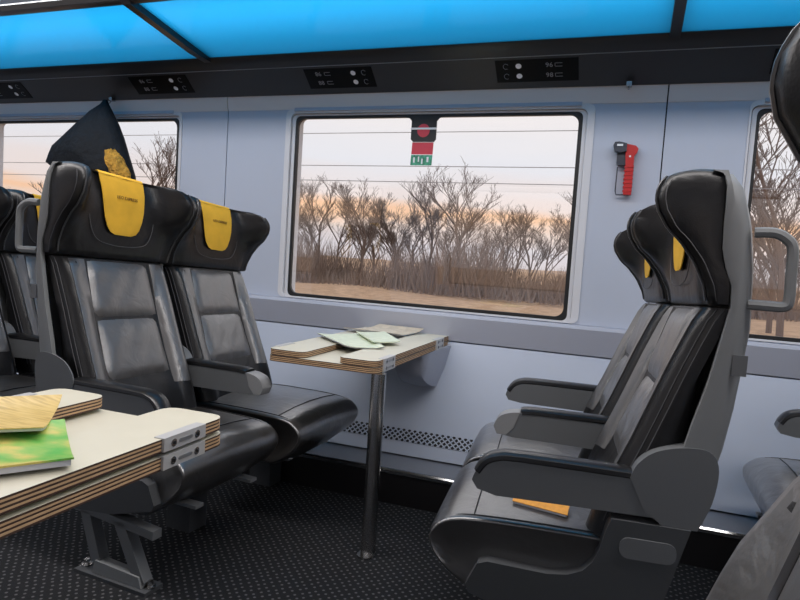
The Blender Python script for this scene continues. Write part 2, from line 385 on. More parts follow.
# displays lie on the 45-ish degree face
pa, pb = Vector((0, 3.225, 2.043)), Vector((0, 3.085, 2.150)); fdir = (pb-pa).normalized(); fn = Vector((0, -(fdir.z), fdir.y)); fn = Vector((0, -abs(fdir.z), -abs(fdir.y)))
def on_panel(x, t, off=0.0):
    return Vector((x, 0, 0)) + pa + (pb-pa)*t + fn*off
def display(xa, xb, mirror, nums):
    bm = BM()
    A = [on_panel(*p) for p in ((xa, 0.22, -0.002), (xb, 0.22, -0.002), (xb, 0.93, -0.002), (xa, 0.93, -0.002))]
    B = [q + fn*0.004 for q in A]
    a = [bm.verts.new(q) for q in A]; b = [bm.verts.new(q) for q in B]; bm.faces.new(a); bm.faces.new(b)
    for i in range(4): bm.faces.new((a[i], a[(i+1) % 4], b[(i+1) % 4], b[i]))
    d = obj('seat_display', bm, DISP, panel, smooth=False)
    w = xb-xa
    X = lambda t: xa + w*(1-t if mirror else t)
    basis = Matrix(((1, 0, 0), (0, fdir.y, fn.y), (0, fdir.z, fn.z))).to_4x4()
    for t, nm in zip((0.74, 0.42), nums):
        bm = BM(); c = on_panel(X(0.285), t, 0.0027)
        for k in (0, 1):
            pass
        vs_ = [bm.verts.new(c + Vector((1, 0, 0))*0.0145*cos(q*pi/8) + fdir*0.0145*sin(q*pi/8)) for q in range(16)]
        bm.faces.new(vs_); obj('indicator', bm, DOT, d, smooth=False)
        bm = BM(); c = on_panel(X(0.13), t, 0.0030)
        tube(bm, [c + Vector((1, 0, 0))*0.013*cos(q*pi/8+0.5) + fdir*0.015*sin(q*pi/8+0.5) for q in range(13)], 0.0011, 4); obj('call_ring', bm, GREYT, d)
        text_mesh('seat_number', nm, 0.036, GREYT, d, Matrix.Translation(on_panel(X(0.655 if not mirror else 0.80), t, 0.0024)) @ basis)
        bm = BM(); c = on_panel(X(0.77 if not mirror else 0.66), t, 0.0026); e = Vector((1, 0, 0))
        tube(bm, [c-e*0.016+fdir*0.010, c+e*0.016+fdir*0.010], 0.0013, 4); tube(bm, [c-e*0.016-fdir*0.008, c+e*0.016-fdir*0.008], 0.0013, 4)
        tube(bm, [c-e*0.018+fdir*0.010, c-e*0.018-fdir*0.008], 0.0013, 4); obj('seat_symbol', bm, GREYT, d)
display(-0.700, -0.305, False, ('96', '98')); display(-1.752, -1.352, True, ('86', '88')); display(-2.951, -2.530, True, ('86', '88'))
display(-4.25, -3.84, True, ('86', '88')); display(0.50, 0.90, False, ('96', '98'))

# ------------------------------------------------------------------ luggage rack of blue glass
RA, RB = (3.035, 2.206), (2.44, 2.296)
rack = thing('luggage_rack', 'overhead luggage rack of bright blue glass panels between dark brackets', 'luggage rack', (0, 3.03, 2.2))
def rk(o): o.matrix_parent_inverse = Matrix.Translation((0, -3.03, -2.2)); return o
for s in seams[:-1]:
    bm = BM(); prism(bm, [(RA[0], RA[1]), (RB[0], RB[1]), (RB[0], RB[1]+0.010), (RA[0], RA[1]+0.010)], 'x', s+0.02, s+MOD-0.02); rk(obj('glass_panel', bm, BLUEG, rack, smooth=False))
for s in seams[1:-1]:
    bm = BM(); prism(bm, [(3.05, 2.185), (2.9, 2.195), (2.42, 2.268), (2.40, 2.30), (2.44, 2.335), (3.05, 2.26)], 'x', s-0.022, s+0.022); bevel(bm, 0.006, 2); rk(obj('bracket', bm, RACKM, rack))
bm = BM(); prism(bm, [(2.455, 2.282), (2.43, 2.276), (2.405, 2.285), (2.40, 2.31), (2.42, 2.325), (2.455, 2.312)], 'x', X0+0.1, X1-0.1); bevel(bm, 0.004, 2); rk(obj('front_rail', bm, RACKM, rack))

# ------------------------------------------------------------------ seats
HEAD = [(1.098, .070, .106, .100, .272), (1.104, .060, .116, .108, .282), (1.147, .062, .124, .118, .286), (1.203, .075, .128, .145, .287), (1.252, .085, .130, .182, .288),
        (1.279, .088, .132, .212, .289), (1.323, .090, .131, .238, .289), (1.352, .090, .128, .245, .287), (1.378, .090, .122, .242, .283), (1.406, .090, .114, .228, .275), (1.420, .092, .109, .205, .266), (1.430, .100, .112, .170, .25)]
BACK = [(.440, .20, .340, .352), (.500, .165, .325, .337), (.557, .150, .302, .320), (.642, .130, .262, .288), (.74, .110, .222, .250), (.84, .095, .188, .214), (.92, .085, .163, .186), (1.006, .072, .138, .153), (1.06, .066, .122, .131), (1.094, .066, .110, .110)]
SHB = [(.45, .125), (.542, .091), (.595, .071), (.684, .048), (.739, .035), (.847, .019), (.951, .009), (1.048, .0), (1.19, .006), (1.295, .019), (1.386, .043), (1.417, .062), (1.424, .082)]
SHF = [(.45, .19), (.60, .16), (.748, .132), (.813, .117), (.911, .092), (1.066, .064), (1.115, .057), (1.157, .064), (1.192, .080), (1.235, .090), (1.306, .093), (1.378, .090), (1.424, .100)]

def headrest_ring(z, ub, uc, uw, hw):
    w_ = uw-ub
    half = [(ub, 0.0), (ub, .10), (ub+.001, .18), (ub+.003, hw-.022), (ub+.015*w_, hw-.004), (ub+.06*w_, hw), (ub+.5*w_, hw+.002), (uw-min(.030, .3*w_), hw+.001), (uw-min(.010, .1*w_), hw-.006), (uw, hw-.026),
            (uw-.006, hw-.048), (uc+.62*(uw-uc), hw-.068), (uc+.28*(uw-uc), hw-.095), (uc+.08*(uw-uc), hw-.125), (uc, .118), (uc, .05)]
    pts = half + [(uc, 0.0)] + [(u, -v) for u, v in reversed(half[1:])]
    return [(u, v, z) for u, v in pts]

def make_seat(name, label, s, arms, pedestal=True, group=None, loc=(0, 0, 0), rz=0, cat='seat', low=0.0, tilt=.05, slide=0.0, bol=0.0):
    """local frame: +X forward, aisle side at local y = +s; arms: list of (local v in units of aisle sign, full housing?)"""
    r = thing(name, label, cat, loc, rz, group)
    SH, BK = SHELL, [(z, ub, uc+bol, uo+bol*max(0, min(1, (1.094-z)/.12))) for z, ub, uc, uo in BACK]
    # shell: moulded U that wraps the back and both sides
    rings = []
    for z in [.45, .5, .542, .595, .64, .684, .739, .8, .847, .9, .951, 1.0, 1.048, 1.1, 1.15, 1.19, 1.235, 1.295, 1.34, 1.386, 1.405, 1.417, 1.424]:
        ub = lerp_tab(SHB, z)[0]; uf = lerp_tab(SHF, z)[0]; hw = .291 if z < 1.38 else .291-(z-1.38)*.4
        o = [(uf, hw), (uf-.01, hw+.002), (ub+.04, hw), (ub+.014, hw-.016), (ub, hw-.05), (ub-.004, .10), (ub-.004, -.10), (ub, -hw+.05), (ub+.014, -hw+.016), (ub+.04, -hw), (uf-.01, -hw-.002), (uf, -hw)]
        i = [(uf, -hw+.016), (ub+.05, -hw+.018), (ub+.028, -hw+.04), (ub+.022, -.12), (ub+.022, .12), (ub+.028, hw-.04), (ub+.05, hw-.018), (uf, hw-.016)]
        rings.append([(u, v*s, z) for u, v in o+i])
    bm = BM(); loft(bm, rings); obj('shell', bm, SHELLT, r, angle=50)
    # backrest
    rings = []
    for row in [lerp_tab([(a[0],)+tuple(a) for a in BK], BK[0][0]+(BK[-1][0]-BK[0][0])*k/20) for k in range(21)]:
        z, ub, uc, uo = row; hw = .258
        half = [(ub, 0), (ub, .2), (ub+.02, hw-.01), (uo-.075, hw+.004), (uo-.05, hw+.002), (uo-.022, hw-.009), (uo-.006, hw-.030), (uo, hw-.052), (max(uc-.002, uo-.015), hw-.078), (uc-.003, hw-.10), (uc-.004, .11)]
        rings.append([(u, v*s, z) for u, v in half+[(uc-.004, 0)]+[(u, -v) for u, v in reversed(half[1:])]])
    bm = BM(); loft(bm, rings); back = obj('backrest', bm, LEATHER, r, angle=60)
    BT = [(a[0],)+tuple(a) for a in BK]
    # the two soft pads let into the backrest
    for z0, z1 in ((.640, .868), (.872, 1.090)):
        bm = BM(); G = []
        for a in range(11):
            row = []
            for b in range(15):
                tz, tv = a/10, b/14*2-1; z = z0+(z1-z0)*tz; _, ub, uc, uo = lerp_tab(BT, z)
                e = (1-abs(2*tz-1)**4)*(1-abs(tv)**6); w = .148+.010*(1-tz)
                row.append(bm.verts.new((uc-.006+.016*e**.6+.0022*sin(tv*9+z*37)*e+.0016*sin((abs(tv)*7-abs(2*tz-1)*5)*2.2)*abs(2*tz-1)*e, tv*w*s, z)))
            G.append(row)
        for a in range(10):
            for b in range(14): bm.faces.new((G[a][b], G[a][b+1], G[a+1][b+1], G[a+1][b]))
        obj('back_pad', bm, PADL_SHEEN, back, angle=80)
    for q in (1, -1):
        bm = BM(); R_ = []
        for k in range(16):
            z = .60+.49*k/15; _, ub, uc, uo = lerp_tab(BT, z); um = max(uc-.002, uo-.015)
            R_.append([(u, v*q*s, z) for u, v in ((uc-.012, .154), (uc+.003, .157), (um+.003, .180), (uo+.003, .204), (uo-.001, .224), (uo-.012, .222), (um-.012, .19))])
        loft(bm, R_); obj('side_strip', bm, PADL_SHEEN, back, angle=60)
    for v in (.2605, .2555):
        for q in (1, -1):
            bm = BM(); tube(bm, [(lerp_tab(BT, z)[3]-(.030 if v < .258 else .046), v*q*s, z) for z in [.52+.03*k for k in range(20)]], .0016, 5); obj('seam', bm, STITCH, back)
    # headrest
    zs = [a[0] for a in HEAD]; zz = []
    for a, b in zip(zs, zs[1:]): zz += [a, (a+b)/2]
    zz.append(zs[-1]); HT = [(a[0],)+tuple(a) for a in HEAD]
    bm = BM(); loft(bm, [[(u, v*s, z) for u, v, z in headrest_ring(*lerp_tab(HT, z))] for z in zz]); head = obj('headrest', bm, LEATHER, r, angle=50)
    for q in (1, -1):
        bm = BM(); tube(bm, [(lerp_tab(HT, z)[3]+.001, (lerp_tab(HT, z)[4]-.020)*q*s, z) for z in [1.11+.0125*k for k in range(25)]], .0032, 6); obj('piping', bm, PIPE_SHEEN, head)
        bm = BM(); tube(bm, [(lerp_tab(HT, z)[3]-.018, (lerp_tab(HT, z)[4]+.0005)*q*s, z) for z in [1.11+.0125*k for k in range(24)]], .0014, 5); obj('seam', bm, STITCH, head)
    bm = BM(); tube(bm, catmull([(.1335, v*s, z) for v, z in ((.155, 1.30), (.150, 1.23), (.12, 1.172), (.06, 1.155), (0, 1.152), (-.06, 1.155), (-.12, 1.172), (-.150, 1.23), (-.155, 1.30))], 4), .0016, 5); obj('seam', bm, STITCH, head)
    # yellow cloth over the headrest, front, top and a little of the back
    prof = [(.138, 1.196), (.139, 1.205), (.139, 1.225), (.1395, 1.26), (.140, 1.30), (.138, 1.34), (.134, 1.372), (.126, 1.400), (.120, 1.424), (.112, 1.4345), (.092, 1.432), (.084, 1.421), (.080, 1.40), (.078, 1.36)]
    wid = [.040, .062, .078, .090, .096, .100, .104, .107, .108, .108, .108, .107, .106, .104]
    bm = BM(); G = []
    for (u, z), w in zip(prof, wid): G.append([bm.verts.new((u+.0015*sin(k*1.9+z*30), (k/8*2-1)*w*s, z)) for k in range(9)])
    for a in range(len(G)-1):
        for k in range(8): bm.faces.new((G[a][k], G[a][k+1], G[a+1][k+1], G[a+1][k]))
    bmesh.ops.recalc_face_normals(bm, faces=bm.faces)
    geo = bmesh.ops.solidify(bm, geom=bm.faces[:], thickness=.003)
    cl = obj('headrest_cloth', bm, CLOTH, r, angle=70)
    text_mesh('print', 'LEO EXPRESS', .017, INKB, cl, Matrix(((0, 0, 1, .1415), (1, 0, 0, .012), (0, 1, 0, 1.345), (0, 0, 0, 1))), .0006)
    # the back leans a little lower on the side away from the aisle
    for o_ in list(r.children_recursive):
        if o_.name.startswith('print'):
            o_.data.transform(o_.matrix_basis.copy()); o_.matrix_basis = Matrix.Identity(4)
        for v_ in o_.data.vertices:
            if v_.co.z > .5:
                v_.co.z = .5+(v_.co.z-.5)*(1-low-tilt*(.29-v_.co.y*s)/.58)
    # cushion
    top = [(.20, .462), (.30, .478), (.45, .480), (.60, .478), (.69, .472), (.735, .458), (.765, .432), (.774, .405), (.762, .365), (.72, .318), (.66, .280), (.62, .272), (.45, .30), (.30, .33), (.20, .35)]
    rings = []
    outline = catmull([(q[0], q[1], 0) for q in top], 2, True)
    for v, k in ((-.262, .80), (-.268, .90), (-.266, .965), (-.255, .995), (-.235, 1.02), (-.12, 1.14), (0, 1.18), (.12, 1.14), (.235, 1.02), (.255, .995), (.266, .965), (.268, .90), (.262, .80)):
        rings.append([(.45+slide+(p.x-.45)*(.84+.16*min(k, 1.02)), v*s, .39+(p.y-.39)*k) for p in outline])
    bm = BM(); loft(bm, rings); cush = obj('cushion', bm, SEATL, r, angle=60)
    for v in (.245, -.245):
        bm = BM(); tube(bm, catmull([(u+slide-.012*max(0, (u-.45)/.3), v*s, z+.0005) for u, z in top[:8]], 3), .0030, 6); obj('piping', bm, LEATHER, cush)
    bm = BM(); tube(bm, [(.655+slide, v*s, z) for v, z in ((-.245, .4765), (-.18, .483), (-.12, .488), (0, .4925), (.12, .488), (.18, .483), (.245, .4765))], .0022, 5); obj('seam', bm, LEATHER, cush)
    # armrests
    for v, full in arms:
        c = v*s; thin = not full
        body = [(.643, .590), (.636, .610), (.618, .634), (.585, .650), (.520, .655), (.231, .652), (.060, .655), (.075, .562), (.304, .560), (.578, .556), (.628, .568)]
        if thin: body = [(.643, .596), (.637, .614), (.620, .636), (.585, .649), (.520, .652), (.231, .650), (.060, .652), (.075, .558), (.304, .560), (.578, .566), (.630, .574)]
        body = [(p.x, p.y) for p in catmull([(u, z, 0) for u, z in body[:5]], 3)]+body[5:]
        bm = BM(); prism(bm, body, 'y', c-.030, c+.030); bevel(bm, .010, 3); arm = obj('armrest', bm, SHELL, r)
        strip = [(.630, .612), (.612, .639), (.582, .655), (.520, .661), (.236, .659)]
        if v < -.28: strip = [(.552, .654), (.54, .657), (.50, .659), (.40, .659), (.236, .659)]
        cs = catmull([(u, z, 0) for u, z in strip], 4); bm = BM(); R_ = []
        for i, p in enumerate(cs):
            t = (cs[min(i+1, len(cs)-1)]-cs[max(i-1, 0)]).normalized(); n_ = Vector((t.y, -t.x, 0));  n_ = n_ if n_.y > 0 or n_.x > 0 else -n_
            R_.append([(p.x+n_.x*h, c+w_, p.y+n_.y*h) for w_, h in ((-.027, -.012), (-.0325, -.004), (-.031, .006), (-.022, .011), (0, .012), (.022, .011), (.031, .006), (.0325, -.004), (.027, -.012))])
        loft(bm, R_); obj('armrest_pad', bm, PAD, arm)
        if v < -.28:
            bm = BM(); prism(bm, [(p.x, p.y) for p in catmull([(.6445, .598, 0), (.639, .615, 0), (.622, .638, 0), (.587, .6515, 0), (.558, .655, 0)], 3)]+[(.575, .60), (.60, .572), (.632, .572)], 'y', c-.0315, c+.0315); bevel(bm, .008, 2, 35); tag(obj('tip_cap', bm, TIPC, arm), 'light grey tip cap')
        # rounded housing at the back end
        hs = [(.250, .655), (.236, .690), (.205, .722), (.160, .741), (.105, .749), (.068, .740), (.050, .700), (.058, .62), (.085, .545)]
        hs = [(p.x, p.y) for p in catmull([(u, z, 0) for u, z in hs], 4)]+[(.16, .543), (.21, .575)]
        if full:
            bm = BM(); prism(bm, hs, 'y', c-.028, c+.033*s); bevel(bm, .010, 3, 50); obj('armrest_housing', bm, SHELL, arm)
        else:
            bm = BM(); prism(bm, [(u*.8+.04, .50+(z-.545)*.9+.04) for u, z in hs], 'y', c-.024, c+.024); bevel(bm, .010, 3); obj('armrest_housing', bm, SHELL, arm)
    # side cover below the armrest, aisle side
    if pedestal:
        cov = [(.10, .545), (.285, .545), (.294, .522), (.308, .460), (.322, .425), (.345, .398), (.380, .382), (.43, .374), (.586, .378), (.612, .368), (.640, .305), (.630, .285), (.45, .235), (.30, .22), (.17, .215), (.150, .345)]
        bm = BM(); prism(bm, cov, 'y', .256*s, .300*s); bevel(bm, .009, 3); cv_ = obj('side_cover', bm, DARKP, r)
        bm = BM(); prism(bm, rrect(.128, .262, .452, .505, .022, 4), 'y', .294*s, .3035*s); bevel(bm, .004, 2); obj('release_handle', bm, SHELL, cv_)
        # pedestal frame on the aisle side
        y0, y1 = .255*s, .295*s
        bm = BM(); prism(bm, [(.24, .245), (.635, .215), (.635, .185), (.60, .19), (.24, .215)], 'y', y0, y1); bevel(bm, .004, 1)
        prism(bm, [(.30, .215), (.345, .215), (.405, .045), (.36, .045)], 'y', y0, y1); prism(bm, [(.455, .215), (.505, .215), (.605, .03), (.555, .03)], 'y', y0, y1)
        ped = obj('pedestal', bm, SILV if False else SHELL, r)
        bm = BM(); prism(bm, [(.385, .058), (.585, .05), (.598, .014), (.375, .014)], 'y', .262*s, .302*s); bevel(bm, .006, 2); obj('base_bar', bm, SHELLT, ped)
        bm = BM(); box(bm, (.30, .235*s, 0), (.63, .315*s, .013)); bevel(bm, .004, 1); obj('foot_plate', bm, DARKP, ped)
        for u in (.315, .612):
            bm = BM(); tube(bm, [(u, .275*s, .012), (u, .275*s, .018)], .020, 12); tube(bm, [(u, .275*s, .018), (u, .275*s, .034)], .011, 6); obj('bolt', bm, STEEL, ped, angle=30)
    bm = BM(); box(bm, (.24, -.25*s, .225), (.34, .25*s, .30)); box(bm, (.50, -.22*s, .235), (.56, .25*s, .285)); bevel(bm, .006, 1); obj('seat_frame', bm, DARKP, r)
    bm = BM(); prism(bm, [(.56, .262), (.70, .262), (.70, .274), (.56, .274)], 'y', -.17*s, -.13*s); obj('cushion_bracket', bm, SILV, r, smooth=False)
    bm = BM(); prism(bm, [(.56, .262), (.70, .262), (.70, .274), (.56, .274)], 'y', .13*s, .17*s); obj('cushion_bracket', bm, SILV, r, smooth=False)
    # second leg under the wall side
    bm = BM(); box(bm, (.30, -.22*s, 0), (.42, -.12*s, .24)); bevel(bm, .008, 1); obj('seat_support', bm, DARKP, r)
    return r
def grab_handle(r, s):
    bm = BM(); tube(bm, catmull([(.02, .272*s, 1.278), (-.02, .280*s, 1.279), (-.046, .284*s, 1.266), (-.060, .286*s, 1.243), (-.062, .286*s, 1.18), (-.063, .286*s, 1.125), (-.054, .285*s, 1.108), (-.02, .280*s, 1.107), (.02, .272*s, 1.107)], 4), .0125, 8)
    obj('grab_handle', bm, SHELLT, r)
    bm = BM(); box(bm, (.012, .286*s, .935), (.045, .292*s, .985)); bevel(bm, .002, 1); obj('latch', bm, SHELL, r)

YA, YW = 1.975, 2.555        # centres of the aisle and window seats
AISLE = (.262, True); MID = (-.290, False)
G1 = 'black leather seats of the carriage'
rightA = make_seat('train_seat', 'black leather aisle seat facing left with an orange leaflet on its cushion', 1, [AISLE, MID], loc=(.265, YA, 0), rz=pi+radians(5.5), group=G1, slide=-.02); grab_handle(rightA, 1)
rightW = make_seat('train_seat', 'black leather window seat beside the aisle seat that holds the orange leaflet', 1, [(-.272, False)], pedestal=False, loc=(.200, YW, 0), rz=pi+radians(5.5), group=G1, low=.045, slide=-.03)
leftA = make_seat('train_seat', 'black leather aisle seat facing right with a printed yellow cloth, below the hanging jacket', -1, [AISLE, MID], loc=(-2.008, YA, 0), rz=-radians(4), group=G1, slide=-.045); grab_handle(leftA, -1)
leftW = make_seat('train_seat', 'black leather window seat facing right beside the far folding table', -1, [], pedestal=False, loc=(-1.995, YW, 0), rz=-radians(3), group=G1, low=.055, slide=.035)
dup(rightW, (1.235, YW, 0), pi, 'black seat cut by the right edge, only its cushion and armrest showing')
dup(leftA, (-3.06, YA, 0), 0, 'black aisle seat cut by the left edge, behind the grab handle')
dup(leftW, (-3.04, YW, 0), 0, 'black window seat at the left edge with a sliver of yellow cloth showing')
own = make_seat('train_seat', 'nearest black seat cut by the right edge, showing a stitched headrest wing', -1, [AISLE, (-.262, True)], pedestal=True, loc=(.357, .42, 0), rz=pi, group=G1, tilt=0, bol=.06)

# ------------------------------------------------------------------ folding tables
def board(pts, z0, th):
    """ply board: cream faces, layered edge (light and dark veneers)"""
    bm = BM(); n = 7; cx = sum(p[0] for p in pts)/len(pts); cy = sum(p[1] for p in pts)/len(pts)
    for k in range(n):
        a, b = z0+th*k/n, z0+th*(k+1)/n; dark = k % 2 == 0
        ins = .0015 if dark and 0 < k < n-1 else 0
        P = []
        for x, y in pts:
            d = Vector((cx-x, cy-y)); L = d.length; P.append((x+d.x/L*ins, y+d.y/L*ins))
        fs = prism(bm, P, 'z', a, b, 2 if dark else 1)
        if k == n-1: fs[1].material_index = 0
        if k == 0: fs[0].material_index = 0
    return bm
def chamf(x0, x1, y0, y1, c):
    """rectangle with rounded corners on the y1 end at given set"""
    out = []
    for cx, cy, a0 in ((x1-c, y1-c, 0), (x0+c, y1-c, 90)):
        for k in range(5):
            a = radians(a0+90*k/4); out.append((cx+c*cos(a), cy+c*sin(a)))
    return out + [(x0, y0), (x1, y0)]
def hinge(bmh, x, y0, y1, z0, z1, sgn):
    box(bmh, (x-.020*sgn, y0, z0+.001), (x+.006*sgn, y1, z1+.002))
def folding_table(label, x0, x1, yn, yw, zt, endsign, th=.0245, gap=.001, hpos=(.065, .19)):
    """yw wall end, yn aisle end; endsign: +1 if the aisle end lies towards +y"""
    t = thing('folding_table', label, 'table', ((x0+x1)/2, yn, 0))
    ox, oy = -(x0+x1)/2, -yn
    def off(pts): return [(p[0]+ox, p[1]+oy) for p in pts]
    def corner(xa, xb, c):
        P = chamf(xa, xb, 0, abs(yn-yw), c)
        return off([(px, yw+endsign*py) for px, py in P])
    b = obj('tabletop', board(corner(x0, x1, .03), zt-2*th-gap, th), [LAM, PLY, PLYD], t, smooth=False)
    for xa, xb in ((x0, x0+.165), (x1-.165, x1)):
        lf = obj('leaf', board(corner(xa, xb, .035), zt-th, th), [LAM, PLY, PLYD], t, smooth=False)
    L = abs(yn-yw)
    for e, sg in ((x0, -1), (x1, 1)):
        for p0, p1 in ((L-hpos[1], L-hpos[0]), (.12, .245)):
            ya, yb = yw+endsign*p0+oy, yw+endsign*p1+oy
            for za, zb in ((zt-2*th-gap, zt-th-gap), (zt-th, zt)):
                bm = BM(); hinge(bm, e+ox, min(ya, yb), max(ya, yb), za, zb, sg); bevel(bm, .003, 2); h = obj('hinge', bm, HINGE, t)
                bm = BM(); zc = (za+zb)/2+.001; yl, yh = min(ya, yb), max(ya, yb); w5 = yh-yl
                prism(bm, rrect(yl+w5*.34, yl+w5*.66, zc-.004, zc+.004, .0038, 3), 'x', e+ox+.005*sg, e+ox+.0078*sg); obj('slot', bm, SILV, h)
                for q in (.22, .78):
                    bm = BM(); yy = ya+(yb-ya)*q; tube(bm, [(e+ox+.005*sg, yy, (za+zb)/2+.001), (e+ox+.0075*sg, yy, (za+zb)/2+.001)], .0085, 10); obj('screw', bm, STEEL, h)
                    bm = BM(); tube(bm, [(e+ox+.007*sg, yy, (za+zb)/2+.001), (e+ox+.0082*sg, yy, (za+zb)/2+.001)], .0045, 6); obj('screw_socket', bm, GASK, h)
    return t, ox, oy
TX0, TX1 = -1.345, -.868
ft, ox, oy = folding_table('folding table under the main window, plywood leaves folded on top, steel leg', TX0, TX1, 2.205, 3.228, .765, -1)
bm = BM(); tube(bm, [(-.868+ox, 2.215+oy, 0), (-.868+ox, 2.215+oy, .008)], .034, 24); tube(bm, [(-.868+ox, 2.235+oy, .0), (-.868+ox, 2.235+oy, .716)], .029, 24); obj('leg', bm, STEEL, ft)
bm = BM(); rings = []
for k in range(9):
    t = k/8; yy = 2.83+(3.222-2.83)*t
    zb = .70 - .21*math.sqrt(max(0, 1-(1-t)**2))*1.0
    hwid = .085+.035*t
    rings.append([(-.965-hwid+ox+.012*(1-t), yy+oy, .716), (-.965-hwid+.01+ox, yy+oy, (zb+.716)/2), (-.965-hwid*.7+ox, yy+oy, zb+.01), (-.965+ox, yy+oy, zb), (-.965+hwid*.7+ox, yy+oy, zb+.01), (-.965+hwid-.01+ox, yy+oy, (zb+.716)/2), (-.965+hwid+ox, yy+oy, .716)])
loft(bm, rings); obj('wall_console', bm, SILL, ft)
nt_, ox, oy = folding_table('folding table at the lower left edge, plywood leaves folded on top, carrying magazines', -1.39, -.868, 1.255, -.19, .765, 1, .028, .010, (.085, .22))
bm = BM(); tube(bm, [(-1.13+ox, .25+oy, 0), (-1.13+ox, .25+oy, .716)], .029, 20); obj('leg', bm, STEEL, nt_)

# ------------------------------------------------------------------ leaflets and magazines
def printed(name, base, c2, c3, scale):
    m = bpy.data.materials.new(name); m.use_nodes = True; t = m.node_tree; b = t.nodes['Principled BSDF']; b.inputs['Roughness'].default_value = .35
    co = t.nodes.new('ShaderNodeTexCoord'); mp_ = t.nodes.new('ShaderNodeMapping'); mp_.inputs['Scale'].default_value = scale
    n = t.nodes.new('ShaderNodeTexNoise'); n.inputs['Scale'].default_value = 1; n.inputs['Detail'].default_value = 5
    r = t.nodes.new('ShaderNodeValToRGB'); r.color_ramp.elements[0].position = .38; r.color_ramp.elements[0].color = (*c2, 1); r.color_ramp.elements[1].position = .62; r.color_ramp.elements[1].color = (*c3, 1)
    e = r.color_ramp.elements.new(.5); e.color = (*base, 1)
    t.links.new(co.outputs['Object'], mp_.inputs[0]); t.links.new(mp_.outputs[0], n.inputs[0]); t.links.new(n.outputs[0], r.inputs[0]); t.links.new(r.outputs[0], b.inputs['Base Color'])
    return m
MAGG = printed('green_magazine_cover', (.28, .48, .10), (.10, .42, .07), (.62, .52, .14), (9, 16, 10))
BOOKY = printed('yellow_booklet_cover', (.62, .44, .14), (.50, .34, .10), (.68, .50, .19), (14, 120, 10))
PALEG = mat('pale_green_paper', (.66, .72, .55), .5, mott=.08, mscale=30)
PALEB = mat('brown_and_white_paper', (.60, .52, .40), .5, mott=.15, mscale=30)
ORNG = mat('orange_paper', (.75, .34, .05), .5, mott=.12, mscale=60)
PAGES = mat('page_edges', (.55, .56, .60), .7)
def sheet(name, quad, th, label, cat, m, lift=0.0, curl=0.0, group=None, pages=0):
    """a booklet: quad = 4 (x,y,z) corners of its lower face in order; optional page block below the cover"""
    Q = [Vector(q) for q in quad]; c = sum(Q, Vector())/4
    def grid(off, ins, thick):
        bm = BM(); n = 8; T = []; B = []
        for i in range(n+1):
            rt_, rb_ = [], []
            for j in range(n+1):
                a, b_ = ins+(1-2*ins)*i/n, ins+(1-2*ins)*j/n
                p = (Q[0]*(1-a)+Q[1]*a)*(1-b_)+(Q[3]*(1-a)+Q[2]*a)*b_ - c
                z = off+curl*max(0, abs(2*a-1)-.35)**2+lift*b_
                rt_.append(bm.verts.new((p.x, p.y, p.z+z+thick))); rb_.append(bm.verts.new((p.x, p.y, p.z+z)))
            T.append(rt_); B.append(rb_)
        for i in range(n):
            for j in range(n):
                bm.faces.new((T[i][j], T[i+1][j], T[i+1][j+1], T[i][j+1])); bm.faces.new((B[i][j], B[i][j+1], B[i+1][j+1], B[i+1][j]))
        for i in range(n):
            for X_ in (0, n):
                bm.faces.new((T[i][X_], T[i+1][X_], B[i+1][X_], B[i][X_])); bm.faces.new((T[X_][i], T[X_][i+1], B[X_][i+1], B[X_][i]))
        return bm
    pg = th*.75 if pages else 0
    o = obj(name, grid(pg, 0, th-pg), m); o.location = c
    if pages: obj('pages', grid(0, .012, pg), PAGES, o)
    return tag(o, label, cat, group)
zt = .7655
mag = sheet('magazine', [(-1.075, .985, zt), (-.872, .820, zt), (-1.06, .54, zt), (-1.30, .66, zt)], .014, 'open green and yellow magazine lying on the near folding table', 'magazine', MAGG, pages=1, curl=.02)
bk = sheet('booklet', [(-1.205, 1.095, zt+.0165), (-1.020, .885, zt+.0175), (-1.19, .73, zt+.0185), (-1.385, .90, zt+.0170)], .007, 'yellow booklet on top of the green magazine', 'booklet', BOOKY, pages=1, curl=.03)
sheet('leaflet', [(-1.105, 2.425, zt), (-.955, 2.505, zt), (-1.21, 2.86, zt+.004), (-1.36, 2.66, zt+.004)], .006, 'pale green leaflet nearest the aisle on the window table', 'leaflet', PALEG, curl=.02, pages=1)
sheet('leaflet', [(-1.055, 2.93, zt), (-1.00, 3.19, zt+.008), (-1.25, 3.18, zt+.010), (-1.35, 2.93, zt+.004)], .006, 'white and brown leaflet nearest the window on the far table', 'leaflet', PALEB, curl=.03, pages=1)
sheet('leaflet', [(-1.03, 2.55, zt+.016), (-.94, 2.66, zt+.015), (-1.12, 2.92, zt+.016), (-1.22, 2.80, zt+.018)], .005, 'thin pale leaflet lying across the green one on the far table', 'leaflet', PALEG, curl=.01)
sheet('leaflet', [(-.258, 1.772, .4895), (-.103, 1.745, .4885), (-.100, 1.82, .512), (-.255, 1.845, .512)], .008, 'folded orange leaflet on the right aisle seat cushion', 'leaflet', ORNG, pages=1)

# ------------------------------------------------------------------ small wall things
def hook(x, label):
    t = thing('coat_hook', label, 'hook', (x, 3.20, 2.03))
    bm = BM(); box(bm, (-.012, -.012, .0), (.012, .02, .022)); bevel(bm, .003, 1); obj('hook_base', bm, CHROME, t)
    bm = BM(); tube(bm, catmull([(0, -.004, .005), (0, -.012, -.012), (0, -.024, -.018), (0, -.032, -.008)], 3), .004, 6); obj('hook_arm', bm, CHROME, t)
    return t
hook(-3.175, 'small chrome coat hook holding the black jacket'); hook(-.075, 'small chrome coat hook under the dark panel above the red hammer')

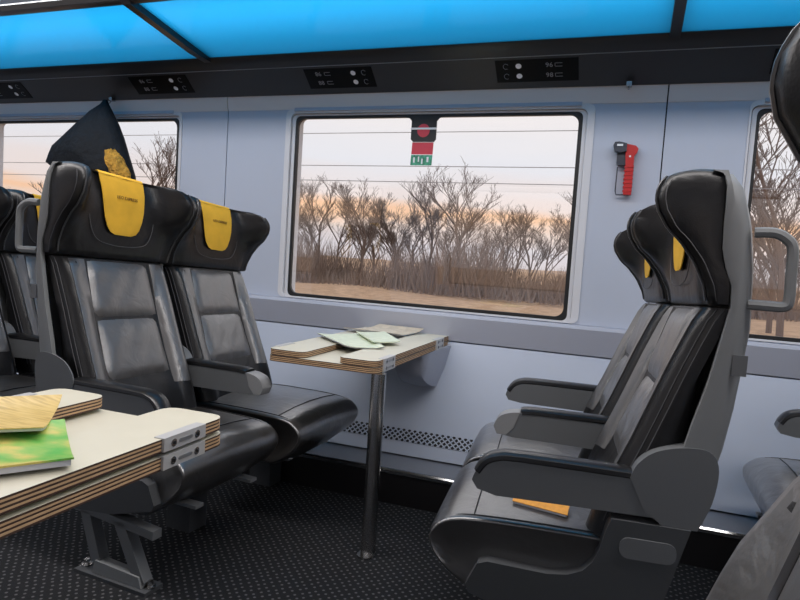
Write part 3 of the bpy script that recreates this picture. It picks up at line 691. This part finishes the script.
# jacket hanging from the hook
jk = thing('jacket', 'black jacket with ochre fleece hanging from a hook before the left window', 'jacket', (-3.145, 3.12, 2.02))
bm = BM(); R_ = []
prof = [(2.018, .010, .012, .0, .0), (1.99, .030, .022, -.004, .0), (1.94, .085, .05, -.022, -.01), (1.86, .165, .075, -.045, -.02), (1.78, .245, .09, -.072, -.03), (1.72, .305, .10, -.095, -.035), (1.675, .325, .10, -.092, -.035), (1.62, .29, .10, -.035, -.035), (1.55, .26, .10, .015, -.035), (1.45, .24, .085, .05, -.03), (1.30, .22, .06, .06, -.03)]
for z, rx, ry, dx, dy in prof:
    ring_ = []
    for k in range(28):
        a = 2*pi*k/28; w = 1+.10*sin(5*a+z*9)+.06*sin(9*a-z*21)
        ring_.append((dx+rx*cos(a)*(1+.03*sin(3*a+z*14)), dy+ry*sin(a)*w, z-2.02 + (-.05 if cos(a) < -.8 and z < 1.8 else 0)))
    R_.append(ring_)
loft(bm, R_); obj('jacket_body', bm, BAG, jk)
bm = BM(); bmesh.ops.create_icosphere(bm, subdivisions=3, radius=1.0)
for v in bm.verts:
    d = 1+.10*sin(v.co.x*9+v.co.z*7)+.08*sin(v.co.y*11+v.co.x*5)
    p = Vector((v.co.x*.060*d, v.co.y*.045*d, v.co.z*.125*d)); a = radians(-35)
    v.co = Vector((p.x*cos(a)-p.z*sin(a)*-1*0+p.z*.55, p.y, p.z*.8-p.x*.35))
    v.co = Vector((-v.co.x, v.co.y, v.co.z)) + Vector((.235, -.125, -.43))
obj('fleece_lining', bm, FLEECE, jk)
bm = BM(); tube(bm, [(0, 0, -.02), (-.004, .01, .0), (-.02, .055, .008)], .004, 6); obj('hanging_loop', bm, GASK, jk)

# emergency hammer in its holder
hm = thing('emergency_hammer', 'red emergency hammer with grey head mounted on the wall beside the window', 'hammer', (-.06, WY-.004, 1.645))
def hb(pts, y0, y1, m, name, bev=.003):
    bm = BM(); prism(bm, pts, 'y', y0, y1); bevel(bm, bev, 2); return obj(name, bm, m, hm)
DGREY = mat('hammer_grey', (.035, .04, .055), .4)
hb([(-.062, .112), (-.055, .128), (-.035, .130), (.0, .122), (.0, .085), (-.030, .080), (-.055, .085)], -.050, -.012, DGREY, 'hammer_head')
hb([(-.042, .085), (-.001, .085), (-.001, .022), (-.036, .022), (-.042, .03)], -.030, -.002, DGREY, 'holder')
hb([(-.006, .122), (.040, .112), (.052, .098), (.046, .078), (.036, .066), (.036, .02), (.036, -.118), (.000, -.118), (.000, .02), (-.004, .066)], -.040, -.008, RED, 'handle')
for k in range(7):
    z = -.105+.019*k; hb([(-.004, z), (.038, z+.002), (.038, z+.010), (-.004, z+.008)], -.043, -.006, RED, 'grip_rib', .0015)
bm = BM(); tube(bm, [(-.004, -.018, .012), (-.036, -.018, .014), (-.037, -.018, -.10), (-.032, -.018, -.117), (.008, -.018, -.117)], .0032, 6); obj('guard_wire', bm, DGREY, hm)
bm = BM(); box(bm, (-.045, -.052, .108), (-.018, -.0495, .118)); obj('hammer_label', bm, WHITEP, hm, smooth=False)
bm = BM(); tube(bm, [(.017, -.041, .062), (.017, -.043, .062)], .005, 10); obj('rivet', bm, WHITEP, hm)

# emergency tab and stickers at the top of the main window
sg = thing('emergency_window_sign', 'black tab with red disc above red and green stickers on the main window', 'sign', (-1.095, WY+.014, 1.80))
SX = -1.095
def sgp(pts, y0, y1, m, name):
    bm = BM(); prism(bm, pts, 'y', y0, y1); return obj(name, bm, m, sg, smooth=False)
tabp = [(-.115, .118), (-.085, .112), (-.072, .095), (-.072, .0), (-.060, -.014), (.058, -.014), (.068, .0), (.068, .095), (.082, .112), (.112, .118)]
sgp(tabp, -.004, .006, GASK, 'tab')
sgp([(.035*cos(a*pi/12)-.002, .045+.035*sin(a*pi/12)) for a in range(24)], -.0065, -.004, REDS, 'red_disc')
sgp([(-.074, .050), (.070, .050), (.070, .060), (-.074, .060)], -.0075, -.0040, WHITEP, 'white_strip')
sgp([(-.066, -.080), (.054, -.080), (.056, -.016), (-.064, -.016)], .003, .006, REDS, 'red_sticker')
sgp([(-.068, -.138), (.052, -.138), (.054, -.083), (-.066, -.083)], .003, .006, GRNS, 'green_sticker')
bm = BM()
for cx, cz, w in ((-.045, -.108, .008), (-.02, -.104, .006), (.0, -.115, .007), (.032, -.105, .009)): box(bm, (cx-w, .0025, cz-.016), (cx+w*.2, .0032, cz+.012))
obj('sticker_symbol', bm, WHITEP, sg, smooth=False)

# ------------------------------------------------------------------ outside
GRASS = mat('dry_grass', (.52, .34, .22), .95, spec=.1, bump=.5, bscale=3, mott=.22, mscale=1.5, bdist=.1)
BARK = mat('hazed_bark', (.19, .145, .125), .9, spec=.1)  # bark lightened so the haze of the glass is in its colour
BRUSH = mat('brown_brush', (.27, .205, .17), .95, spec=.1)
WIRE = mat('wire', (.30, .28, .28), .6)
GZ = -1.55
bm = BM(); 
n = 40
G = []
for i in range(n+1):
    row = []
    for j in range(25):
        x = -260+400*i/n; y = 3.6+(j/24)**2*300
        row.append(bm.verts.new((x, y, GZ+(0 if y < 8 else .25*sin(x*.21+y*.13)+.15*sin(x*.05-y*.3)))))
    G.append(row)
for i in range(n):
    for j in range(24): bm.faces.new((G[i][j], G[i+1][j], G[i+1][j+1], G[i][j+1]))
ground = tag(obj('ground', bm, GRASS), 'dry tan grass field beside the railway', kind='structure')
bm = BM(); box(bm, (-260, -200, GZ-.02), (140, -1.0, GZ)); tag(obj('ground', bm, GRASS, smooth=False), 'dry grass on the far side of the train', kind='structure')

def tree_mesh(seed, h, levels=5, rad=.16, spread=.55, minr=.011):
    rnd = random.Random(seed); tr, br = BM(), BM()
    def grow(p, d, L, r, lv):
        n = 3; pts = [p]; rs = [r]
        for i in range(n):
            d = (d + Vector((rnd.uniform(-1, 1), rnd.uniform(-1, 1), rnd.uniform(-.3, .6)))*.16).normalized()
            pts.append(pts[-1]+d*L/n); rs.append(max(minr, r*(1-.35*(i+1)/n)))
        tube(tr if lv == 0 else br, pts, rs, 5 if lv < 2 else 3, cap=False)
        if lv >= levels: return
        k = rnd.randint(3, 4) if lv else 6
        for q in range(k):
            t = rnd.uniform(.35, 1.0) if lv else .3+.7*q/(k-1)
            i = min(n-1, int(t*n)); b = pts[i].lerp(pts[i+1], t*n-i)
            a = rnd.uniform(0, 2*pi); side = Vector((cos(a), sin(a), rnd.uniform(.0, .7)))
            nd = (d*rnd.uniform(.7, 1.1)+side*spread*1.35+Vector((0, 0, .12))).normalized()
            grow(b, nd, L*rnd.uniform(.50, .72), max(minr, r*.55), lv+1)
    grow(Vector((0, 0, -.2)), Vector((0, 0, 1)), h*.52, rad, 0)
    def mk(bm, nm):
        me = bpy.data.meshes.new(nm); bm.to_mesh(me); bm.free(); me.materials.append(BARK); return me
    return mk(tr, 'tree_trunk'), mk(br, 'tree_branches')
protos = [tree_mesh(q, h, 5, rad=.15) for q, h in ((1, 10.0), (2, 8.6), (3, 11.0), (4, 7.2))]
def put_tree(k, x, y, sc, rz, label, group=None):
    tm, bmh = protos[k]
    o = bpy.data.objects.new('bare_tree', tm); COL.objects.link(o); o.location = (x, y, GZ); o.scale = (sc,)*3; o.rotation_euler = (0, 0, rz)
    c = bpy.data.objects.new('branches', bmh); COL.objects.link(c); c.parent = o
    tag(o, label, 'tree', group)
rnd = random.Random(5)
put_tree(2, -12.9, 50, 1.0, 0.3, 'tall bare tree seen through the right half of the main window')
put_tree(0, -31.5, 49, .95, 1.3, 'bare tree seen at the left end of the main window')
put_tree(1, -22.6, 52, 1.0, 4.3, 'bare tree seen in the middle of the main window')
put_tree(2, 5.1, 25, .9, 1.0, 'bare tree close to the line outside the right window')
put_tree(0, 6.6, 35, 1.0, 2.0, 'second bare tree outside the right window, farther back')
put_tree(1, -22.5, 24, .85, 0.4, 'bare tree outside the left window beside the hanging jacket')
put_tree(3, -27.5, 25, .9, 2.2, 'low bare tree outside the left window behind the jacket')
# the hedge row: a tangle of small bare trees nobody could count, one object
import numpy as np
VV, FF, nv = [], [], 0
src = []
for tm, bmh in protos:
    for me in (tm, bmh):
        co = np.empty(len(me.vertices)*3, 'f'); me.vertices.foreach_get('co', co)
        ix = np.empty(len(me.loops), 'i'); me.loops.foreach_get('vertex_index', ix)
        src.append((co.reshape(-1, 3), ix.reshape(-1, 4)))
for i in range(64):
    x = -92+1.75*i+rnd.uniform(-1, 1); y = rnd.uniform(54, 76); sc = rnd.uniform(.7, 1.0); a = rnd.uniform(0, 6); k = rnd.randint(0, 3)
    for co, ix in src[2*k:2*k+2]:
        c = co*sc; VV.append(np.stack([c[:, 0]*cos(a)-c[:, 1]*sin(a)+x, c[:, 0]*sin(a)+c[:, 1]*cos(a)+y, c[:, 2]+GZ], 1)); FF.append(ix+nv); nv += len(co)
VV = np.concatenate(VV).astype('f'); FF = np.concatenate(FF).astype('i')
me = bpy.data.meshes.new('hedge_row'); me.vertices.add(len(VV)); me.vertices.foreach_set('co', VV.ravel()); me.loops.add(FF.size); me.loops.foreach_set('vertex_index', FF.ravel())
me.polygons.add(len(FF)); me.polygons.foreach_set('loop_start', np.arange(0, FF.size, 4, dtype='i')); me.update(calc_edges=True); me.materials.append(BARK)
hr = bpy.data.objects.new('hedge_row', me); COL.objects.link(hr); tag(hr, 'tangled row of small bare trees along the far side of the field', 'trees', kind='stuff')
# brown undergrowth below the trees, uncountable stems
bm = BM()
for i in range(24000):
    x = rnd.uniform(-95, 22); y = rnd.uniform(46, 60); h = rnd.uniform(.8, 5.6)*(0.70+.35*sin(x*.35)+.2*sin(x*.9))
    d = Vector((rnd.uniform(-.5, .5), rnd.uniform(-.5, .5), 1))*h; p = Vector((x, y, GZ-.1)); w = rnd.uniform(.015, .06)
    a, b, c = bm.verts.new(p+Vector((-w, 0, 0))), bm.verts.new(p+Vector((w, .02, 0))), bm.verts.new(p+d); e = bm.verts.new(p+Vector((0, w*1.6, 0)))
    bm.faces.new((a, b, c)); bm.faces.new((b, e, c)); bm.faces.new((e, a, c))
tag(obj('undergrowth', bm, BRUSH, smooth=False), 'brown leafless undergrowth below the hedge row', 'brush', kind='stuff')
for k, (y, z, sag) in enumerate(((9.0, 2.50, .04), (9.0, 2.27, .03), (9.6, 3.12, .05))):
    bm = BM(); tube(bm, [(-60+4*i, y, z+sag*math.cos(i*.35)) for i in range(26)], .0055, 4)
    tag(obj('overhead_wire', bm, WIRE), ('lower wire of the close pair crossing the view outside the main window', 'lowest overhead wire above the tree tops', 'highest overhead wire near the top of the main window')[k] if False else ('middle overhead wire running past the windows', 'lowest overhead wire just above the tree tops', 'highest overhead wire near the top of the windows')[k], 'wire')
